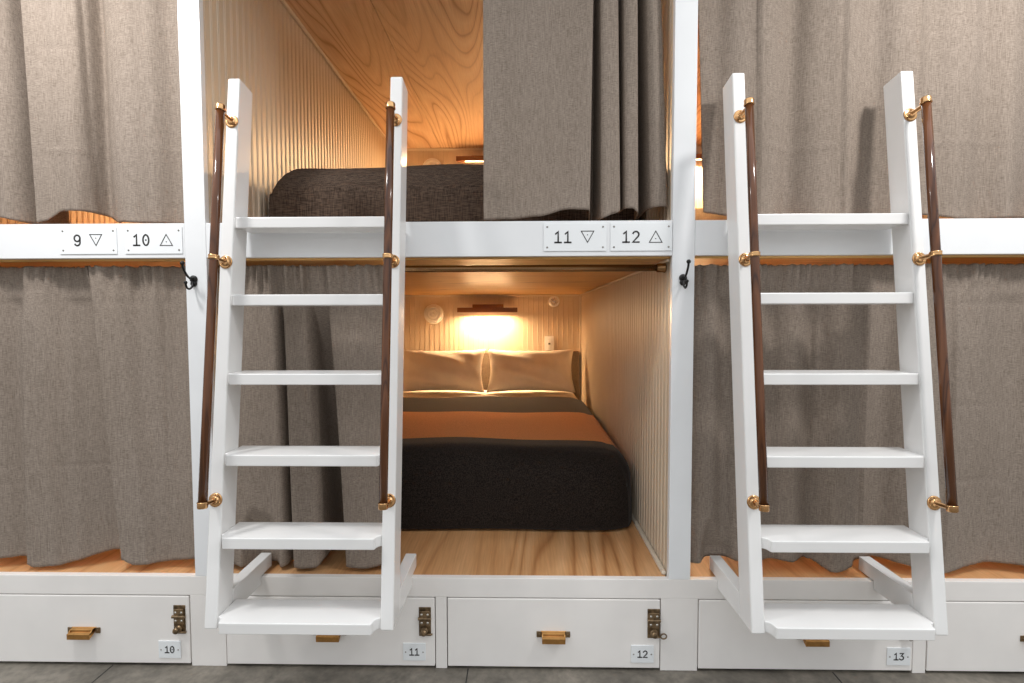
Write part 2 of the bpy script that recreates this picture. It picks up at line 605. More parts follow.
drawer(-.722, -.017, '11', 'white drawer tagged 11 behind the foot of the first ladder')
drawer(.02, .726, '12', 'white drawer tagged 12 below the open bunk with its pull in full view', True, .060, .024)
drawer(.847, 1.547, '13', 'white drawer tagged 13 behind the foot of the ladder against closed curtains', False, .0485, .026, .026)
drawer(1.589, 2.295, '14', 'white drawer without visible tag cut off by the right edge of the photo')

# ------------------------------------------------------------------ ladders
LYT, LYB, LZT, LZB = -.0528, -.25, 1.9056, .2855
LEAN = (LYB - LYT) / (LZB - LZT)                       # dy per dz
yl = lambda z: LYT + LEAN * (z - LZT)
SW, SD = .0375, .078
LW = .5402
def ladder(x, label):
    """x: outer left side of the left stile"""
    t = empty('bunk_ladder', (x + LW / 2, -.17, LZB), label, 'ladder', 'white bunk ladders')
    xs = [x, x + LW - SW]
    for a in xs:
        bm = bmesh.new()
        prism(bm, [(yl(LZT), LZT), (yl(LZT - .012) + SD, LZT - .012), (yl(LZB) + SD, LZB), (yl(LZB), LZB)], a, a + SW, 'x', .004, 3)
        bm_obj('stile', bm, LWHITE, t)
    # treads: boards let in between the stiles, coved at both front corners
    a, b = xs[0] + SW, xs[1]
    for i in range(6):
        z = 1.4714 - .234 * i
        p = (.003, .007, .012, .017, .023, .029)[i]     # lower treads stand further out
        z = 1.1648 + (z - 1.1648) * (1.6338 + yl(z) - p) / (1.6338 + yl(z))
        yf = yl(z) - p
        ybk = yl(z) + .094
        nose = p + .002
        ins = .002 + .52 * p
        o = [(a + .0003, ybk), (a + .0003, yf + nose)]
        for k in range(1, 7):                           # concave cove at the front corner
            th = math.radians(90 * k / 6)
            o.append((a + .0003 + ins * math.sin(th), yf + nose - (nose - .0035) * (1 - math.cos(th))))
        o.append((a + .0003 + ins + .0035, yf))
        m = [((a + b) - p[0], p[1]) for p in reversed(o)]
        bm = bmesh.new()
        prism(bm, o + m, z - .0325, z, 'z', .0025, 2)
        bm_obj('tread', bm, LWHITE, t)
    # arms that run from the stile feet back over the lower rail
    for s in xs:
        bm = bmesh.new()
        y1 = yl(.318) + SD + .0005
        prism(bm, [(yl(LZB) + SD + .0012, LZB + .001), (-.002, LZB - .004), (-.002, ZDT + .002), (.072, ZDT + .002), (.072, .357), (yl(.357) + SD + .0012, .357)], s + .0005, s + SW - .0005, 'x', .002, 2)
        bm_obj('hook_arm', bm, LWHITE, t)
    # varnished grab rails on brass brackets
    nrm = Vector((0, -1, -LEAN)).normalized() * 1.0     # out of the stile face
    nrm = Vector((0, -1, LEAN * -1)).normalized()
    ax = Vector((0, LEAN, 1)).normalized()
    nrm = Vector((0, -1, LEAN))
    nrm.normalize()
    SO = .0605
    for s in xs:
        cx = s + SW / 2
        P = lambda z: Vector((cx, yl(z), z))
        top, bot = P(1.781) + nrm * SO, P(.640) + nrm * SO
        bm = bmesh.new()
        tube(bm, [bot, bot.lerp(top, .25), bot.lerp(top, .5), bot.lerp(top, .75), top], .0120, 20)
        hr = bm_obj('handrail', bm, WALNUT, t, smooth=True)
        for p, d, capn in ((top, ax, 1), (bot, -ax, 1)):
            bm = bmesh.new()
            lathe(bm, [(.0136, -.008), (.0136, .004), (.0125, .0062), (.004, .0072), (0, .0073)], p, d, 22)
            lathe(bm, [(.0128, -.0115), (.0145, -.0108), (.0145, -.0082), (.0128, -.0075)], p, d, 22)
            bm_obj('end_cap', bm, BRASS, hr, smooth=True)
        for z, dz in ((1.768, .006), (1.335, .0), (.643, 0)):
            p0 = P(z)
            bm = bmesh.new()
            lathe(bm, [(0, .0), (.0200, 0), (.0200, .0025), (.0175, .0042), (.0150, .0036), (.0115, .0044), (.0080, .0085), (.0066, .016), (.0064, .040), (.0070, SO - .011)], p0, nrm, 24)
            for k in range(3):
                a2 = math.radians(90 + 120 * k)
                q = p0 + nrm * .0038 + Vector((math.cos(a2) * .0140, 0, math.sin(a2) * .0140))
                lathe(bm, [(0, .0016), (.0022, .0012), (.0026, 0)], q, nrm, 8)
            bm_obj('mounting_bracket', bm, BRASS, hr, smooth=True)
            if z == 1.335:
                bm = bmesh.new()
                lathe(bm, [(.0122, -.007), (.0148, -.0065), (.0152, -.003), (.0142, 0), (.0152, .003), (.0148, .0065), (.0122, .007)], p0 + nrm * SO, ax, 22)
                bm_obj('clamp_ring', bm, BRASS, hr, smooth=True)
    return t
lad = ladder(-.6335, 'white wooden ladder with two brown handrails beside the open bunk')
lad2 = copy_tree(lad, None, (.9080 + LW / 2, -.17, LZB))
lad2['label'] = 'white wooden ladder with two brown handrails in front of closed grey curtains'

# ------------------------------------------------------------------ curtain rods and curtains
def rod(a, b, z, label, y=.088):
    t = empty('curtain_rod', ((a + b) / 2, y, z - .011), label, 'curtain rod', 'curtain rods')
    bm = bmesh.new()
    tube(bm, [(a + .018, y, z), (b - .018, y, z)], .0112, 18)
    bm_obj('rod', bm, RODM, t, smooth=True)
    for x, s in ((a, 1), (b, -1)):
        bm = bmesh.new()
        lathe(bm, [(0, .0025), (.0168, .0025), (.0168, .006), (.0155, .009), (.0145, .030), (.0115, .031)], (x, y, z), (s, 0, 0), 20)
        bm_obj('end_socket', bm, RODM, t, smooth=True)
rod(PL, PR, 1.3315, 'dark bronze curtain rod across the top of the open lower bunk', .072)
rod(XL, POL, 1.325, 'dark curtain rod carrying the closed lower curtain beside drawer 10')
rod(POR, XR, 1.325, 'dark curtain rod carrying the lower curtain behind the second ladder')
rod(PL, PR, 2.44, 'dark curtain rod above the half-open upper bunk')
rod(XL, POL, 2.44, 'dark curtain rod above the upper bunk with plates 9 and 10')
rod(POR, XR, 2.44, 'dark curtain rod above the upper curtain behind the second ladder')

def catmull(P, n):
    """P: list of tuples; n samples per span"""
    out = []
    m = len(P)
    for i in range(m - 1):
        p0, p1, p2, p3 = P[max(i - 1, 0)], P[i], P[i + 1], P[min(i + 2, m - 1)]
        for k in range(n):
            t = k / n
            out.append(tuple(.5 * ((2 * b) + (c - a) * t + (2 * a - 5 * b + 4 * c - d) * t * t + (3 * b - a - 3 * c + d) * t ** 3) for a, b, c, d in zip(p0, p1, p2, p3)))
    out.append(tuple(P[-1]))
    return out

ARMS = [-.6335 + SW / 2, -.6335 + LW - SW / 2, .908 + SW / 2, .908 + LW - SW / 2]
def hemf(tab):
    def f(x):
        if x <= tab[0][0]: return tab[0][1]
        for (a, za), (b, zb) in zip(tab, tab[1:]):
            if x <= b:
                t = (x - a) / (b - a)
                t = t * t * (3 - 2 * t)
                return za + (zb - za) * t
        return tab[-1][1]
    return f

def curtain(ctrl, ztop, hem, label, n=10, nv=100, gather=.0085, creases=(), seed=0, ymin=.027, group=None, vfolds=(), amp=5.5, wob=.0035, pleats=(), cap=.066):
    """ctrl: (x at rod, y at rod, x at hem, y at hem)"""
    rnd = random.Random(seed)
    def fold(y, lim):
        if y > .069: return y
        d = (y - .044) * amp
        return .044 + (d if d > 0 else -lim * math.tanh(-d / lim))
    ctrl = [(a, fold(b, .012), c, fold(d, .015)) for a, b, c, d in ctrl]
    S = catmull(ctrl, n)
    L = [0.0]
    for a, b in zip(S, S[1:]):
        L.append(L[-1] + math.hypot(b[2] - a[2], b[3] - a[3]))
    ph = [rnd.uniform(0, 6.28) for _ in range(8)]
    bm = bmesh.new()
    rows = []
    for j in range(nv + 1):
        t = j / nv
        row = []
        for i, (xt, yt, xb, yb) in enumerate(S):
            s = L[i]
            zb = hem(xb)
            z = ztop + (zb - ztop) * t
            k = t ** .8
            x = xt + (xb - xt) * k
            y = yt + (yb - yt) * k
            dtop = ztop - z
            y += wob * math.sin(s * 31 + ph[0] + .9 * math.sin(z * 3 + ph[1])) * (.3 + t) + wob * .55 * math.sin(s * 71 + ph[2] + z * 2.1)
            y += wob * .5 * math.sin(z * 9 + ph[3] + s * 8)
            g = math.exp(-(dtop / .085) ** 2) * gather
            y += g * (math.sin(s * 215 + ph[4] + 1.5 * math.sin(s * 17)) + .7 * math.sin(s * 92 + ph[5] + dtop * 14 + 2 * math.sin(s * 9)))
            y += .0022 * math.exp(-((dtop - .075) / .005) ** 2)
            if dtop < .03:
                z += .0022 * math.sin(s * 190 + ph[6]) * (1 - dtop / .03)
            for zc, ca in creases:
                zz = zc + .005 * math.sin(s * 5 + ph[7])
                y += ca * math.exp(-((z - zz) / .0055) ** 2) * (.6 + .4 * math.sin(s * 11 + ph[2]))
            for sx, va in vfolds:
                y += va * math.exp(-((x - sx) / .0055) ** 2)
            for pxt, pxb, ph_, pw_ in pleats:           # overlapping pleat edges
                q_ = x - (pxt + (pxb - pxt) * t)
                if q_ > -.006:
                    y -= ph_ * min(1, (q_ + .006) / .006) * math.exp(-max(0, q_) / pw_) * min(1, .25 + t * 3)
            cp_ = cap + max(0, dtop - .10) * .5
            if y > cp_ - .012:
                y = cp_ - .012 * math.exp(-(y - cp_ + .012) / .012)
            y = max(y, ymin)
            if z < .62:
                for ax_ in ARMS:                        # pushed back by the ladder arms
                    e_ = max(0, 1 - max(0, abs(x - ax_) - .026) / .07)
                    e_ = e_ * e_ * (3 - 2 * e_)
                    y = max(y, .081 * e_ * min(1, (.62 - z) / .235))
            row.append(bm.verts.new((x, y, z)))
        rows.append(row)
    for a, b in zip(rows, rows[1:]):
        for i in range(len(a) - 1):
            bm.faces.new((a[i], a[i + 1], b[i + 1], b[i]))
    o = bm_obj('curtain', bm, LINEN, None, True)
    md = o.modifiers.new('thickness', 'SOLIDIFY')
    md.thickness = .0022
    md.offset = 1
    return tag(o, label, 'curtain', group)

# pixel-free tables: x positions along the bays, y = depth behind the front boards
def C(*rows): return [tuple(r) for r in rows]
G = 'grey linen bunk curtains'
curtain(C((-2.28, .045, -2.29, .045), (-2.15, .055, -2.16, .06), (-2.0, .04, -2.0, .04), (-1.85, .055, -1.86, .058), (-1.70, .042, -1.70, .042),
          (-1.58, .052, -1.585, .055), (-1.50, .042, -1.46, .043), (-1.447, .045, -1.405, .046), (-1.432, .055, -1.385, .060), (-1.405, .062, -1.360, .066), (-1.366, .060, -1.333, .064),
          (-1.360, .040, -1.328, .040), (-1.33, .034, -1.30, .032), (-1.27, .036, -1.245, .032), (-1.19, .036, -1.195, .033), (-1.168, .044, -1.172, .047), (-1.145, .052, -1.150, .056), (-1.10, .047, -1.10, .050),
          (-1.03, .042, -1.04, .044), (-.95, .045, -.96, .045), (-.89, .049, -.89, .048), (-.832, .046, -.832, .046)),
        2.445, hemf([(-2.3, 1.50), (-1.47, 1.503), (-1.37, 1.487), (-1.335, 1.482), (-1.30, 1.490), (-1.24, 1.523), (-1.18, 1.523), (-1.08, 1.490), (-1.0, 1.483), (-.83, 1.483)]),
        'grey linen curtain closing the upper bunk above plates 9 and 10', creases=((1.72, -.003), (2.05, .002)), vfolds=((-1.255, -.003), (-1.0, -.002)), pleats=((-1.18, -1.165, -.014, .05), (-1.09, -1.07, .010, .06), (-1.55, -1.56, .02, .06)), seed=1, group=G)
curtain(C((-2.28, .05, -2.28, .05), (-2.1, .04, -2.1, .04), (-1.95, .052, -1.95, .055), (-1.78, .04, -1.78, .038), (-1.66, .05, -1.66, .05), (-1.52, .046, -1.52, .046), (-1.44, .050, -1.45, .047), (-1.37, .044, -1.40, .036), (-1.30, .046, -1.33, .034),
          (-1.24, .050, -1.20, .050), (-1.19, .046, -1.14, .052), (-1.155, .042, -1.09, .040), (-1.08, .044, -1.04, .035), (-1.02, .047, -.99, .043), (-.96, .044, -.93, .045), (-.90, .048, -.88, .044), (-.832, .046, -.832, .046)),
        1.3415, hemf([(-2.3, .345), (-1.55, .343), (-1.45, .347), (-1.39, .322), (-1.33, .326), (-1.15, .358), (-1.10, .352), (-1.045, .332), (-.97, .335), (-.83, .348)]),
        'grey linen curtain closing the lower bunk over drawer 10', creases=((.66, .003), (1.22, .002), (.98, .0015)), vfolds=((-1.30, -.002), (-.93, .002)), pleats=((-1.165, -1.085, .022, .07), (-1.40, -1.41, .020, .08), (-1.262, -1.262, .010, .05), (-1.55, -1.56, .02, .08)), seed=2, group=G)
# half-drawn curtain of the upper middle bunk: flat panel on the left, deep pleats against the post
curtain(C((.148, .044, .146, .044), (.20, .042, .20, .040), (.26, .047, .26, .046), (.33, .043, .33, .041), (.40, .047, .39, .046), (.47, .043, .44, .036), (.498, .038, .480, .034), (.506, .044, .493, .042), (.508, .072, .499, .100), (.512, .090, .513, .150), (.518, .070, .524, .100), (.524, .042, .534, .042),
          (.548, .038, .562, .034), (.574, .046, .590, .040), (.580, .085, .596, .100), (.590, .088, .600, .120), (.598, .050, .606, .048), (.618, .038, .628, .034), (.638, .046, .650, .044),
          (.644, .090, .658, .120), (.652, .094, .672, .170), (.660, .056, .690, .058), (.672, .040, .708, .035), (.690, .042, .736, .036), (.704, .050, .7455, .045), (.712, .070, .7465, .060)),
        2.445, hemf([(.146, 1.486), (.22, 1.488), (.32, 1.497), (.42, 1.519), (.49, 1.516), (.50, 1.494), (.53, 1.490), (.575, 1.504), (.59, 1.512), (.60, 1.522), (.63, 1.520), (.645, 1.510), (.66, 1.50), (.69, 1.524), (.74, 1.526)]),
        'grey linen curtain half drawn across the upper bunk, bunched over plates 11 and 12', n=7, creases=((1.77, .0015),), seed=3, group=G, amp=1.3, wob=.0015)
# gathered curtain of the lower middle bunk, seen through the first ladder
curtain(C((-.738, .044, -.735, .050), (-.70, .040, -.70, .038), (-.655, .043, -.665, .033), (-.61, .040, -.62, .034), (-.580, .044, -.565, .036), (-.556, .041, -.532, .046), (-.546, .060, -.526, .12),
          (-.538, .062, -.516, .15), (-.528, .044, -.510, .050), (-.510, .040, -.492, .034), (-.478, .043, -.455, .033), (-.452, .041, -.425, .040), (-.440, .060, -.412, .080), (-.432, .066, -.408, .23), (-.410, .068, -.368, .27), (-.396, .064, -.334, .23),
          (-.385, .046, -.330, .060), (-.355, .040, -.318, .037), (-.310, .043, -.275, .036), (-.255, .040, -.235, .040), (-.205, .044, -.185, .044), (-.165, .042, -.155, .056)),
        1.3415, hemf([(-.74, .338), (-.66, .322), (-.56, .322), (-.51, .330), (-.50, .322), (-.43, .322), (-.40, .345), (-.345, .345), (-.33, .324), (-.25, .322), (-.17, .335)]),
        'grey linen curtain gathered in pleats behind the first ladder', n=7, gather=.011, amp=1.3, cap=.0545, creases=((.63, .002),), seed=4, group=G, wob=.0018)
curtain(C((.826, .050, .868, .050), (.90, .052, .905, .052), (.95, .046, .95, .046), (1.03, .044, 1.04, .044), (1.10, .050, 1.10, .050), (1.155, .058, 1.15, .062), (1.21, .049, 1.20, .052), (1.27, .044, 1.27, .046), (1.34, .047, 1.34, .046), (1.42, .054, 1.41, .056),
          (1.50, .046, 1.50, .046), (1.58, .049, 1.58, .048), (1.67, .044, 1.67, .043), (1.75, .049, 1.75, .050), (1.83, .044, 1.83, .043), (1.92, .052, 1.92, .054), (2.05, .044, 2.05, .044), (2.18, .054, 2.18, .056), (2.30, .046, 2.30, .046)),
        2.445, hemf([(.85, 1.515), (.89, 1.508), (.95, 1.497), (1.1, 1.488), (1.3, 1.486), (1.5, 1.494), (1.58, 1.495), (1.68, 1.480), (1.82, 1.482), (1.95, 1.490), (2.3, 1.49)]),
        'grey linen curtain closing the upper bunk behind the second ladder', creases=((1.72, -.003), (2.08, .0015)), vfolds=((1.03, -.002), (1.66, -.002), (1.30, .002)), seed=5, amp=3.2, pleats=((1.03, 1.04, .012, .06), (1.30, 1.31, .014, .07), (1.55, 1.56, .014, .05), (1.70, 1.69, .010, .08)), ymin=.034, group=G)
curtain(C((.832, .046, .834, .046), (.89, .042, .89, .041), (.95, .049, .95, .049), (1.03, .043, 1.02, .041), (1.10, .049, 1.10, .047), (1.17, .044, 1.17, .044), (1.24, .049, 1.24, .052), (1.31, .043, 1.31, .038), (1.40, .047, 1.40, .048),
          (1.48, .050, 1.47, .054), (1.56, .044, 1.56, .042), (1.64, .046, 1.645, .036), (1.70, .048, 1.69, .044), (1.78, .045, 1.78, .047), (1.88, .049, 1.88, .048), (2.0, .043, 2.0, .042), (2.15, .05, 2.15, .05), (2.30, .045, 2.30, .045)),
        1.3375, hemf([(.83, .345), (.93, .352), (1.15, .352), (1.24, .348), (1.30, .322), (1.37, .336), (1.45, .350), (1.56, .345), (1.66, .324), (1.71, .336), (1.82, .341), (2.3, .34)]),
        'grey linen curtain closing the lower bunk behind the second ladder', creases=((.63, .0025), (1.21, .002), (.88, .0015)), vfolds=((1.17, -.002), (1.75, -.0015)), pleats=((1.245, 1.24, .016, .06), (1.40, 1.41, .018, .06), (1.69, 1.66, .018, .09), (1.02, 1.015, .014, .05), (1.57, 1.55, .012, .06)), seed=6, group=G)

# ------------------------------------------------------------------ beds
def rounded(bm, x0, x1, y0, y1, z0, z1, r, seg=8, open_bottom=True):
    t = bmesh.new()
    bmesh.ops.create_cube(t, size=1)
    for v in t.verts:
        v.co = Vector(((x0 + x1) / 2 + v.co.x * (x1 - x0), (y0 + y1) / 2 + v.co.y * (y1 - y0), (z0 + z1) / 2 + v.co.z * (z1 - z0)))
    ed = [e for e in t.edges if not (abs(e.verts[0].co.z - z0) < 1e-6 and abs(e.verts[1].co.z - z0) < 1e-6)]
    bmesh.ops.bevel(t, geom=ed, offset=r, segments=seg, affect='EDGES', profile=.5)
    merge(bm, t)

def mattress(z, label):
    t = empty('mattress', (0, 1.4, z), label, 'mattress')
    bm = bmesh.new()
    rounded(bm, -.69, .69, .44, 2.36, z + .002, z + .298, .07, 6)
    bm_obj('mattress_body', bm, SHEET, t, True)
    return t

def blanket(z, label, y0, y1, mat, top=.318, r=.13, x0=-.724, x1=.724, square=.25):
    """a blanket laid over the mattress: top, foot and both sides, open below and at the pillow end"""
    rnd = random.Random(int(z * 100))
    zt = z + top
    nx, ny = 72, 72
    # outline across the bed (half-section) as arc length
    def section(u, grow):
        pass
    bm = bmesh.new()
    h = top - .012
    flat_x = (x1 - x0) / 2 - r
    qa = math.pi / 2 * r
    tot_x = 2 * (flat_x + qa + (h - r))
    tot_y = (y1 - y0 - r) + qa + (h - r)
    def side(s):
        """distance from the edge of the flat -> (outward, drop)"""
        if s <= 0: return 0.0, 0.0
        if s < qa:
            a = s / r
            return r * math.sin(a), r * (1 - math.cos(a))
        return r + .006 * math.sin((s - qa) * 6), r + (s - qa)
    rows = []
    xc = (x0 + x1) / 2
    for j in range(ny + 1):
        v = j / ny * tot_y                      # from the pillow end to the foot hem
        sy = v - (y1 - y0 - r)
        oy, dy = side(sy)
        yy = (y1 - v) if sy <= 0 else (y0 + r - oy)
        row = []
        for i in range(nx + 1):
            u = (i / nx - .5) * tot_x
            sx = abs(u) - flat_x
            ox, dx = side(sx)
            sg = 1 if u > 0 else -1
            x = xc + (u if sx <= 0 else sg * (flat_x + ox))
            y = yy
            d = max(dx, dy)
            if dx > 0 and dy > 0:               # round the corner where foot and side meet
                k = min(dx, dy) / h
                d = min(h, math.hypot(dx, dy) if max(dx, dy) < r else max(dx, dy))
                rr = r * 1.0
                a = math.atan2(oy, ox) if (ox or oy) else 0
                m = max(ox, oy)
                sq = max(math.cos(a), math.sin(a)) ** square
                x = xc + sg * (flat_x + m * math.cos(a) / sq)
                y = y0 + r - m * math.sin(a) / sq
            zz = zt - min(d, h)
            zz += .0035 * math.sin(x * 5.1 + y * 3.3) * (1 if d < .05 else .2) + .003 * math.sin(x * 11 + 1.7) * (1 if d < .05 else 0) 
            if d < .02:
                zz -= .010 * min(1, (abs(x - xc) / flat_x)) ** 3
            if d > .05:
                y += .004 * math.sin(x * 9 + z) - .010 * math.sin(math.pi * min(1, d / h)) * (1 if dy > dx else 0)
            row.append(bm.verts.new((x, y, zz)))
        rows.append(row)
    for a, b in zip(rows, rows[1:]):
        for i in range(nx):
            bm.faces.new((a[i], a[i + 1], b[i + 1], b[i]))
    bmesh.ops.remove_doubles(bm, verts=bm.verts[:], dist=.0005)
    o = bm_obj('blanket', bm, mat, None, True, origin=(0, y0, z))
    md = o.modifiers.new('thickness', 'SOLIDIFY')
    md.thickness = .006
    md.offset = 1
    return tag(o, label, 'blanket')

def pillow(x, y, z, w, h, th, tilt, label, seed):
    rnd = random.Random(seed)
    n = 30
    bm = bmesh.new()
    ph = [rnd.uniform(0, 6.28) for _ in range(6)]
    grid = {}
    for sd in (1, -1):
        for i in range(n + 1):
            for j in range(n + 1):
                u, v = i / n * 2 - 1, j / n * 2 - 1
                e = max(0, (1 - abs(u) ** 2.6)) ** .55 * max(0, (1 - abs(v) ** 2.4)) ** .55
                px = u * w / 2 * (1 - .085 * (1 - v * v) * abs(u) ** 2)
                pz = v * h / 2 * (1 - .12 * (1 - u * u) * abs(v) ** 2)
                d = sd * th / 2 * e
                rim = (abs(u) ** 4 + max(v, 0) ** 6)
                d += sd * .006 * e ** .4 * rim * math.sin(u * 24 + v * 13 + ph[0]) + sd * .004 * e ** .5 * math.sin(u * 6 + v * 9 + ph[1]) + .004 * e ** .5 * math.sin(u * 34 + 10 * v + ph[2]) * max(0, v) ** 3 * 1.6
                key = (i, j) if (i in (0, n) or j in (0, n)) else (i, j, sd)
                if key not in grid:
                    p = Vector((px, -d, pz + h / 2))
                    p.rotate(Matrix.Rotation(-tilt, 3, 'X'))
                    grid[key] = bm.verts.new((x + p.x, y + p.y, z + p.z))
    g = lambda i, j, s: grid.get((i, j, s)) or grid[(i, j)]
    for sd in (1, -1):
        for i in range(n):
            for j in range(n):
                bm.faces.new((g(i, j, sd), g(i + 1, j, sd), g(i + 1, j + 1, sd), g(i, j + 1, sd)))
    o = bm_obj('pillow', bm, SHEET, None, True)
    return tag(o, label, 'pillow', 'pillows in the open lower bunk')

mattress(ZDT, 'white sheeted mattress under the striped blanket in the open lower bunk')
blanket(ZDT, 'dark brown wool blanket with one camel stripe on the lower bunk bed', .375, 1.80, stripes(.594 - .375, 1.244 - .375))
mattress(ZUD, 'mattress under the dark brown blanket of the upper bunk')
blanket(ZUD, 'plain dark brown blanket over the upper bunk bed beneath the ply ceiling', .345, 2.0, WOOLD, .334, .13, -.715, .726, .8)
pillow(-.334, 2.085, .617, .66, .345, .17, math.radians(24), 'white pillow against the headboard, the one nearer the first ladder', 3)
pillow(.339, 2.085, .617, .66, .345, .17, math.radians(24), 'white pillow against the headboard, the one below the wall switch', 8)

def headboard(a, b, z0, z1, label):
    t = empty('headboard', ((a + b) / 2, YB - .03, z0), label, 'headboard')
    bm = bmesh.new()
    box(bm, a, b, YB - .055, YB - .016, z0, z1, .008, 3)
    bm_obj('upholstered_panel', bm, UPHOL, t, True)
    bm = bmesh.new()
    box(bm, a, b, YB - .0155, YB - .0045, z0, z1 + .004, .002, 1)
    bm_obj('wooden_back', bm, LAMPW, t)
headboard(PL + .016, PR - .016, ZDT + .001, .895, 'low brown upholstered headboard behind the two white pillows')
headboard(POR + .02, XR - .02, ZUD + .001, 2.03, 'brown headboard glimpsed past the edge of the upper curtain by the post')

# ------------------------------------------------------------------ small fittings on the back walls
def wall_lamp(x, z, label):
    t = empty('wall_lamp', (x, YB, z), label, 'lamp', 'bunk reading lamps')
    bm = bmesh.new()
    box(bm, x - .125, x + .125, YB - .030, YB - .003, z + .018, z + .052, .002, 2)
    bm_obj('mounting_block', bm, LAMPW, t)
    bm = bmesh.new()
    box(bm, x - .238, x + .238, YB - .110, YB - .032, z - .003, z + .024, .002, 2)
    box(bm, x - .238, x + .238, YB - .110, YB - .1055, z - .0135, z + .010, .0015, 1)
    bm_obj('shade', bm, LAMPW, t)
    bm = bmesh.new()
    box(bm, x - .17, x + .17, YB - .104, YB - .070, z - .012, z - .0035, .002, 2)
    bm_obj('diffuser', bm, GLOW, t)
    bm = bmesh.new()
    box(bm, x - .10, x + .10, YB - .060, YB - .031, z - .016, z - .0125 + .0005, .001, 1)
    return t
LAMPS = [(0, 1.226, 'walnut bar reading lamp glowing on the back wall of the open lower bunk'),
         (0, 2.405, 'walnut bar reading lamp peeking over the blanket of the upper bunk'),
         (1.60, 2.405, 'reading lamp glimpsed through the gap between post and upper curtain'),
         (1.57, 1.226, 'reading lamp inside the curtained lower bunk behind the second ladder'),
         (-1.57, 2.405, 'reading lamp inside the curtained upper bunk above plates 9 and 10'),
         (-1.57, 1.226, 'reading lamp inside the curtained lower bunk over drawer 10')]
lp = None
for x, z, lb in LAMPS:
    if lp is None:
        lp = wall_lamp(x, z, lb); o = lp
    else:
        o = copy_tree(lp, None, (x, YB, z)); o['label'] = lb

def alarm(x, z, label):
    t = empty('smoke_alarm', (x, YB, z), label, 'smoke alarm', 'round white smoke alarms')
    bm = bmesh.new()
    lathe(bm, [(0, .0), (.080, 0.0035), (.080, .012), (.076, .016), (.070, .018), (0, .018)], (x, YB, z), (0, -1, 0), 40)
    bm_obj('base', bm, PLASTIC, t, False)
    bm = bmesh.new()
    lathe(bm, [(.066, .018), (.066, .028), (.060, .036), (.048, .039), (.046, .034), (.038, .034), (.036, .041), (.022, .044), (.020, .040), (.012, .040), (.010, .046), (0, .047)], (x, YB, z), (0, -1, 0), 40)
    bm_obj('cover', bm, PLASTIC, t, True)
    return t
al = alarm(-.441, 1.202, 'round white smoke alarm on the beadboard above the first pillow')
a2 = copy_tree(al, None, (-.441, YB, 2.366))
a2['label'] = 'white smoke alarm showing only its top over the upper bunk blanket'

def sprinkler(x, z):
    t = empty('sprinkler_head', (x, YB, z), 'small sprinkler head in a white cup high on the back wall', 'sprinkler')
    bm = bmesh.new()
    lathe(bm, [(0, .001), (.046, .0035), (.046, .008), (.040, .014), (.030, .016), (.026, .010), (.012, .010)], (x, YB, z), (0, -1, 0), 30)
    bm_obj('escutcheon', bm, PLASTIC, t, True)
    bm = bmesh.new()
    lathe(bm, [(.011, .009), (.011, .022), (.007, .026), (.005, .040), (0, .041)], (x, YB, z), (0, -1, 0), 16)
    for s in (1, -1):
        tube(bm, [(x + s * .010, YB - .018, z), (x + s * .017, YB - .030, z), (x + s * .012, YB - .044, z), (x, YB - .050, z)], .0028, 8)
    bm_obj('nozzle', bm, CHROME, t, True)
    bm = bmesh.new()
    for k in range(12):
        a = math.pi * 2 * k / 12
        tube(bm, [(x + math.cos(a) * .006, YB - .051, z + math.sin(a) * .006), (x + math.cos(a) * .029, YB - .053, z + math.sin(a) * .029)], .0028, 6)
    lathe(bm, [(0, .055), (.010, .054), (.010, .050), (0, .0495)], (x, YB, z), (0, -1, 0), 16)
    bm_obj('deflector', bm, CHROME, t)
sprinkler(.533, 1.302)

t = empty('wall_switch', (.495, YB, .905), 'white wall switch plate just above the pillow by the sprinkler side', 'switch')
bm = bmesh.new()
box(bm, .458, .532, YB - .0095, YB - .0035, .904, 1.022, .002, 2)
bm_obj('plate', bm, PLASTIC, t)
bm = bmesh.new()
box(bm, .478, .512, YB - .013, YB - .0096, .930, .996, .002, 2)
bm_obj('rocker', bm, PLASTIC, t)
bm = bmesh.new()
box(bm, .486, .504, YB - .0155, YB - .0131, .952, .966, .001, 1)
bm_obj('toggle', bm, IRON, t)

# ------------------------------------------------------------------ coat hooks on the posts
def coat_hook(x, z, label):
    t = empty('coat_hook', (x, 0, z - .03), label, 'hook', 'black coat hooks on the posts')
    bm = bmesh.new()
    lathe(bm, [(0, .0005), (.0125, .0005), (.0125, .003), (.009, .006), (0, .0065)], (x, 0, z + .006), (0, -1, 0), 20)
    lathe(bm, [(0, .0005), (.0105, .0005), (.0105, .003), (.008, .006), (0, .0065)], (x, 0, z - .008), (0, -1, 0), 20)
    for zz in (z + .010, z - .012):
        lathe(bm, [(0, .008), (.003, .0075), (.004, .006)], (x, 0, zz), (0, -1, 0), 10)
    bm_obj('backplate', bm, IRON, t, True)
    bm = bmesh.new()
    P = catmull([(x, -.004, z + .004), (x, -.016, z + .006), (x, -.034, z + .016), (x, -.050, z + .036), (x, -.054, z + .050)], 5)
    tube(bm, P, .0034, 10)
    ball(bm, (x, -.054, z + .052), .0068)
    bm_obj('upper_prong', bm, IRON, t, True)
    bm = bmesh.new()
    P = catmull([(x, -.004, z - .006), (x, -.012, z - .020), (x, -.026, z - .027), (x, -.038, z - .020), (x, -.041, z - .008)], 5)
    tube(bm, P, .0032, 10)
    ball(bm, (x, -.041, z - .007), .0055)
    bm_obj('lower_prong', bm, IRON, t, True)
    return t
hk = coat_hook(-.793, 1.288, 'black double coat hook on the post beside plate 10')
hk2 = copy_tree(hk, None, (.784, 0, 1.286 - .03))
hk2['label'] = 'black double coat hook on the post beside plate 12'

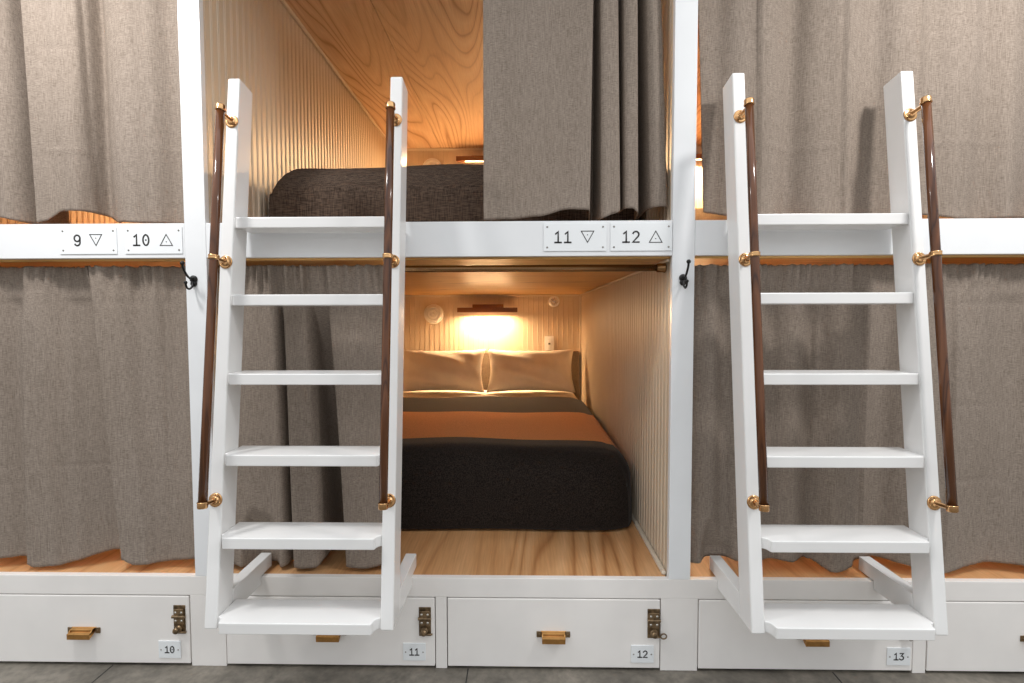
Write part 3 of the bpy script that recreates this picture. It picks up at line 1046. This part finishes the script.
# ------------------------------------------------------------------ light
def area(name, loc, size, power, col, rot=(0, 0, 0), sy=None, shape='RECTANGLE', spread=None):
    l = bpy.data.lights.new(name, 'AREA')
    l.shape = shape
    l.size = size
    if sy: l.size_y = sy
    l.energy = power
    l.color = col
    if spread: l.spread = spread
    o = bpy.data.objects.new(name, l)
    o.location = loc
    o.rotation_euler = rot
    COL.objects.link(o)
    return o

for x, z, lb in LAMPS:
    side = abs(x) > .5
    pw = (22 if z < 2 else 38)
    area('reading_light', (x, YB - .088, z - .0145), .34, pw, (1, .63, .325), (math.radians(-14), 0, 0), .04)

# two hallway ceiling lights and the daylight filling the hallway
def aim(o, target):
    d = Vector(target) - o.location
    o.rotation_euler = d.to_track_quat('-Z', 'Y').to_euler()
for x, y, pw in ((-1.17, -.68, 18), (1.72, -.80, 18)):
    o = area('hall_light', (x, y, 2.5), .22, pw, (1, .985, .97), shape='DISK')
    aim(o, (x * 1.05, 0, 1.4))
W = bpy.data.worlds.new('hall_daylight')
SC.world = W
W.use_nodes = True
nt = W.node_tree
bg = nt.nodes['Background']
tc = nt.nodes.new('ShaderNodeTexCoord')
sp = nt.nodes.new('ShaderNodeSeparateXYZ')
rp = nt.nodes.new('ShaderNodeValToRGB')
mr = nt.nodes.new('ShaderNodeMapRange')
nt.links.new(tc.outputs['Generated'], sp.inputs[0])
nt.links.new(sp.outputs['Z'], mr.inputs['Value'])
mr.inputs['From Min'].default_value = -1
nt.links.new(mr.outputs['Result'], rp.inputs['Fac'])
e = rp.color_ramp.elements
e[0].position = .35; e[0].color = (.20, .185, .17, 1)
e[1].position = .80; e[1].color = (.90, .94, .98, 1)
k = e.new(.52); k.color = (.42, .42, .42, 1)
nt.links.new(rp.outputs['Color'], bg.inputs['Color'])
bg.inputs['Strength'].default_value = 1.38

# ------------------------------------------------------------------ camera
cam = bpy.data.cameras.new('camera')
co = bpy.data.objects.new('camera', cam)
COL.objects.link(co)
f, D, cx, cz, ya, pi_, ro = 507.2219, 1.6338, .2692, 1.1648, .0186, -.0456, .0025
cam.sensor_fit = 'HORIZONTAL'
cam.sensor_width = 36
cam.lens = f / 1024 * 36
R = Matrix.Rotation(ya, 3, 'Z') @ Matrix.Rotation(pi_, 3, 'X') @ Matrix.Rotation(ro, 3, 'Y')
X, Y, Z = R @ Vector((1, 0, 0)), R @ Vector((0, 1, 0)), R @ Vector((0, 0, 1))
M = Matrix((( X.x, Z.x, -Y.x, cx), (X.y, Z.y, -Y.y, -D), (X.z, Z.z, -Y.z, cz), (0, 0, 0, 1)))
co.matrix_world = M
cam.clip_start = .02
SC.camera = co

SC.view_settings.view_transform = 'Standard'
SC.view_settings.look = 'None'
SC.view_settings.exposure = 0
SC.view_settings.gamma = 1
SC.view_settings.use_curve_mapping = False
